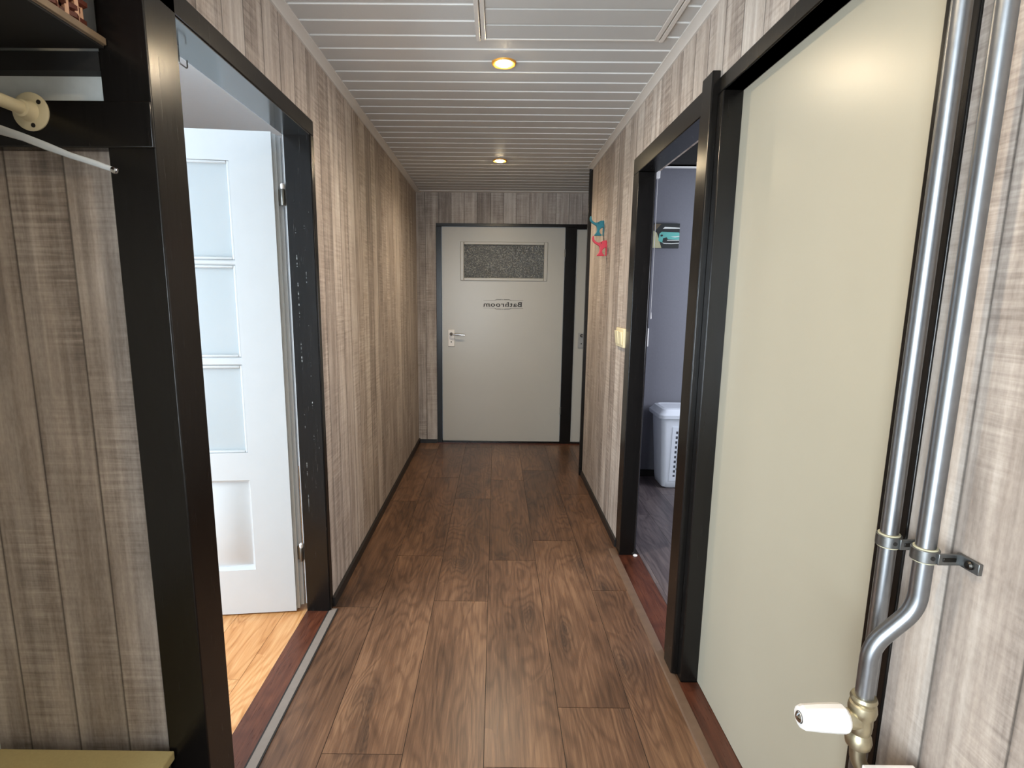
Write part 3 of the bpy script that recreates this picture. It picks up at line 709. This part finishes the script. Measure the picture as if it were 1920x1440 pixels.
# pipes
PX = .635
t = tag((lambda q: (q.sweep([(PX, .806, .1), (PX, .806, HC-.012)], .0125, 20), q.build('heating_pipe', M['pipe']))[1])(MB()), 'straight galvanised heating pipe in front of the black door jamb, farther of the pair', 'pipe')
q = MB(); q.sweep(smooth_path([(PX, .735, HC-.012), (PX, .735, .895), (.585, .748, .825), (.585, .748, .716)], .026, 10), .0128, 20)
tag(q.build('heating_pipe', M['pipe']), 'galvanised heating pipe with an offset bend running into the valve', 'pipe')
def clamp(y, z, label):
    t = empty('pipe_clamp', (XR, y, z), label, 'clamp', 'pipe clamps on the right wall')
    b = MB(); b.lathe([(.0129, -.011), (.0152, -.011), (.0152, .011), (.0129, .011)], (PX, y, z), seg=28); b.build('rubber_liner', M['rubber'], t)
    b = MB(); b.lathe([(.0152, -.009), (.0176, -.009), (.0176, .009), (.0152, .009)], (PX, y, z), seg=28)
    b.box(PX+.004, XR-.004, y-.0205, y-.0165, z-.0085, z+.0085); b.box(XR-.006, XR, y-.05, y-.014, z-.0085, z+.0085)
    b.build('strap', M['clamp'], t, .0008)
    b = MB(); b.box(PX+.010, XR-.012, y-.0218, y-.0205, z-.003, z+.003); b.build('slot', M['dark_metal'], t, .001)
    b = MB(); b.lathe([(.0032, 0), (.0032, .001)], (PX-.002, y-.0174, z), (0, -1, 0), 10); b.build('screw', M['hole'], t)
    b = MB(); b.lathe([(.0065, 0), (.0065, .002), (.0045, .0045), (0, .0055)], (XR-.006, y-.036, z+.0005), (-1, 0, 0), 14); b.build('bolt', M['dark_metal'], t)
clamp(.806, .972, 'zinc clamp with pale liner on the straight farther pipe')
clamp(.735, .984, 'zinc clamp with pale liner on the bent nearer pipe')

# radiator valve
vx, vy = .585, .748
t = empty('radiator_valve', (vx, vy, .70), 'brass radiator valve with white knob at the lower right', 'valve')
b = MB(); b.lathe([(.0132, .738), (.0172, .738), (.0188, .733), (.0172, .728), (.0160, .7265), (.0188, .724), (.0202, .715), (.0188, .707), (.0160, .702), (.0166, .690), (.0160, .679), (.0142, .674), (.0172, .669), (.0190, .660), (.0174, .651), (.0132, .647)], (vx, vy, 0), seg=28)
b.lathe([(.0155, 0), (.0155, .020), (.013, .024)], (vx-.008, vy, .697), (-1, 0, 0), 24); b.build('body', M['brass'], t)
b = MB(); b.sweep(smooth_path([(vx, vy, .652), (vx+.002, vy-.001, .622), (vx+.020, vy-.008, .596), (vx+.026, vy-.0185, .585)], .03, 8), .0115, 16); b.build('tailpiece', M['brass'], t)
b = MB(); b.lathe([(.019, .0), (.0215, .004), (.0215, .016), (.0205, .040), (.0185, .066), (.016, .071), (.0095, .0715), (.009, .069)], (vx-.026, vy, .697), (-1, 0, .02), 14, facet=False); kn = b.build('knob', M['white_plastic'], t, sharp=20)
b = MB(); b.lathe([(.0085, .068), (.008, .0735), (.005, .076), (0, .077)], (vx-.026, vy, .697), (-1, 0, .02), 20); b.build('cap', M['chrome'], kn)
# radiator
t = empty('radiator', (.62, .35, .15), 'white panel radiator under the valve, only its top corner in frame', 'radiator')
b = MB(); b.box(.575, .655, -.45, .722, .632, .640); b.build('top_grille', M['white_plastic'], t, .002)
b = MB()
for xx in (.577, .641):
    b.box(xx, xx+.012, -.445, .718, .12, .632)
b.box(.589, .641, -.40, -.36, .2, .62); b.box(.589, .641, .64, .68, .2, .62); b.box(.653, XR-.001, .55, .60, .3, .5); b.box(.653, XR-.001, -.3, -.25, .3, .5); b.build('panel', M['white_plastic'], t, .004)

# ------------------------------------------------------------------ things in the lavender room
t = empty('laundry_hamper', (1.40, 3.77, -.002), 'white plastic laundry hamper with lattice front on the dark floor', 'hamper')
hx, hyc = 1.405, 3.775
def taper(zz): k_ = (zz+.002)/.54; return .195+.035*k_, .105+.025*k_
def wallq(b, sgnx):
    pass
b = MB(); n = 10
def ring(zz, ins=0):
    a, c = taper(zz); a -= ins; c -= ins; r = .035; P = []
    for cx, cy, a0 in ((a-r, c-r, 0), (-a+r, c-r, 90), (-a+r, -c+r, 180), (a-r, -c+r, 270)):
        for q_ in range(6): g = radians(a0+90*q_/5); P.append((hx+cx+r*cos(g), hyc+cy+r*sin(g), zz))
    return P
lv = [ring(-.002, .02), ring(.012, .003), ring(.06), ring(.25), ring(.44), ring(.52), ring(.545)]
R_ = [[b.bm.verts.new(p) for p in q_] for q_ in lv]
for A_, B_ in zip(R_, R_[1:]):
    for i in range(24): f = b.bm.faces.new((A_[i], A_[(i+1) % 24], B_[(i+1) % 24], B_[i])); f.smooth = True
b.bm.faces.new(R_[0][::-1]); b.bm.faces.new(R_[-1]); bodyo = b.build('body', M['hamper'], t, sharp=50)
# lattice panel on the front: dark sheet painted as the shade inside, then a grid of thin bars
def fy(zz): return hyc - taper(zz)[1]
def slant(b, x0, x1, z0, z1, o0, o1):
    v = []
    for zz in (z0, z1):
        for xx, oo in ((x0, o0), (x1, o0), (x1, o1), (x0, o1)): v.append(b.bm.verts.new((xx, fy(zz)-oo, zz)))
    for q_ in ((0, 1, 5, 4), (1, 2, 6, 5), (2, 3, 7, 6), (3, 0, 4, 7), (0, 3, 2, 1), (4, 5, 6, 7)): b.bm.faces.new([v[i] for i in q_])
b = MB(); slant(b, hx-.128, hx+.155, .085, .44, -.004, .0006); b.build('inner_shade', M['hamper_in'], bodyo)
b = MB()
for (x0, x1, z0, z1) in ((hx-.15, hx-.126, .06, .46), (hx+.15, hx+.174, .06, .46), (hx-.126, hx+.15, .06, .09), (hx-.126, hx+.15, .435, .46)): slant(b, x0, x1, z0, z1, -.003, .005)
i = 0
zz = .105
while zz < .43:
    slant(b, hx-.126, hx+.15, zz, zz+.016, -.002, .004); zz += .036
xx = hx-.110
while xx < hx+.145:
    slant(b, xx, xx+.010, .09, .435, -.002, .004); xx += .030
b.build('lattice', M['hamper'], bodyo)
b = MB()
def lring(e, zz): 
    a, c = .232+e, .132+e; r = .04; P = []
    for cx, cy, a0 in ((a-r, c-r, 0), (-a+r, c-r, 90), (-a+r, -c+r, 180), (a-r, -c+r, 270)):
        for q_ in range(6): g = radians(a0+90*q_/5); P.append((hx+cx+r*cos(g), hyc+cy+r*sin(g), zz))
    return [b.bm.verts.new(p) for p in P]
R_ = [lring(.0, .520), lring(.018, .520), lring(.020, .548), lring(.008, .560), lring(-.008, .585), lring(-.03, .592), lring(-.034, .588)]
for A_, B_ in zip(R_, R_[1:]):
    for i in range(24): b.bm.faces.new((A_[i], A_[(i+1) % 24], B_[(i+1) % 24], B_[i]))
b.bm.faces.new(R_[0][::-1]); b.bm.faces.new(R_[-1]); b.build('lid', M['hamper'], t, .003)

t = empty('car_picture', (1.205, 3.95, 1.711), 'small canvas picture of a turquoise vintage car on the lavender wall', 'picture')
M['pic_dark'] = plain('print_dark', srgb(22, 26, 24), .6); M['pic_sand'] = plain('print_sand', srgb(176, 172, 136), .6, scale=40, noise=.1)
M['pic_teal'] = plain('print_turquoise', srgb(96, 176, 166), .6, scale=30, noise=.1); M['pic_white'] = plain('print_white', srgb(226, 228, 222), .6)
M['pic_brown'] = plain('print_brown', srgb(98, 84, 62), .6, scale=30, noise=.2)
b = MB(); b.box(1.095, 1.308, 3.930, 3.949, 1.711, 1.882); cv = b.build('canvas', M['pic_dark'], t, .001)
px = lambda u: 1.095+u*.213
pz = lambda v: 1.711+v*.171
def poly(b, pts, mat, lay): b.prism([(px(u), pz(v)) for u, v in pts], 'y', 3.9298-lay*.0002, 3.9301, mat)
b = MB()
poly(b, [(0, 0), (.42, 0), (.24, .62), (0, .80)], 0, 0)                                              # sand
poly(b, [(.18, .70), (.38, .98), (.16, .98), (.05, .80)], 1, 0)
poly(b, [(.30, .30), (.33, .58), (.40, .66), (.98, .64), (1, .60), (1, .22), (.50, .20), (.40, .24)], 2, 1)   # front of the car
poly(b, [(.38, .66), (.46, .80), (1, .78), (1, .66)], 3, 2)                                          # windscreen
poly(b, [(.43, .78), (.50, .86), (1, .83), (1, .79)], 4, 3)                                          # roof
poly(b, [(.44, .24), (.46, .40), (.58, .44), (.62, .36), (1, .34), (1, .20), (.52, .18)], 3, 2)      # grille shade
poly(b, [(.44, .22), (.50, .175), (.75, .165), (1, .19), (1, .215), (.75, .195), (.52, .205)], 4, 4)     # bumper
poly(b, [(.60, .30), (1, .31), (1, .335), (.60, .325)], 4, 4)
poly(b, [(.70, .47), (.86, .44), (1, .47), (1, .50), (.86, .475)], 4, 3)
poly(b, [(.36, .50), (.385, .545), (.43, .55), (.455, .51), (.43, .47), (.385, .465)], 3, 3)
b.build('print', [M['pic_sand'], M['pic_brown'], M['pic_teal'], M['pic_dark'], M['pic_white']], cv)

t = empty('pull_cord_switch', (1.135, 3.95, 2.22), 'white pull-cord switch on the lavender wall with its hanging cord', 'switch')
b = MB(); b.box(1.11, 1.145, 3.915, 3.95, 2.185, 2.255); b.build('housing', M['white_plastic'], t, .006)
b = MB(); b.sweep([(1.128, 3.92, 2.19), (1.129, 3.918, 1.9), (1.131, 3.916, 1.25)], .0022, 6); b.build('cord', M['white_plastic'], t)
b = MB(); b.lathe([(.0025, 0), (.005, -.01), (.0075, -.045), (.006, -.05), (0, -.051)], (1.131, 3.916, 1.255), seg=12); b.build('pull', M['white_plastic'], t)
b = MB(); b.box(1.06, 1.132, 3.937, 3.95, 1.0, 1.135); b.box(1.07, 1.122, 3.932, 3.938, 1.02, 1.115)
tag(b.build('socket_plate', M['white_plastic'], bevel=.003), 'white wall plate on the lavender wall just behind the doorway casing', 'switch')

for o in list(bpy.data.objects):
    if '_w' in o: del o['_w']
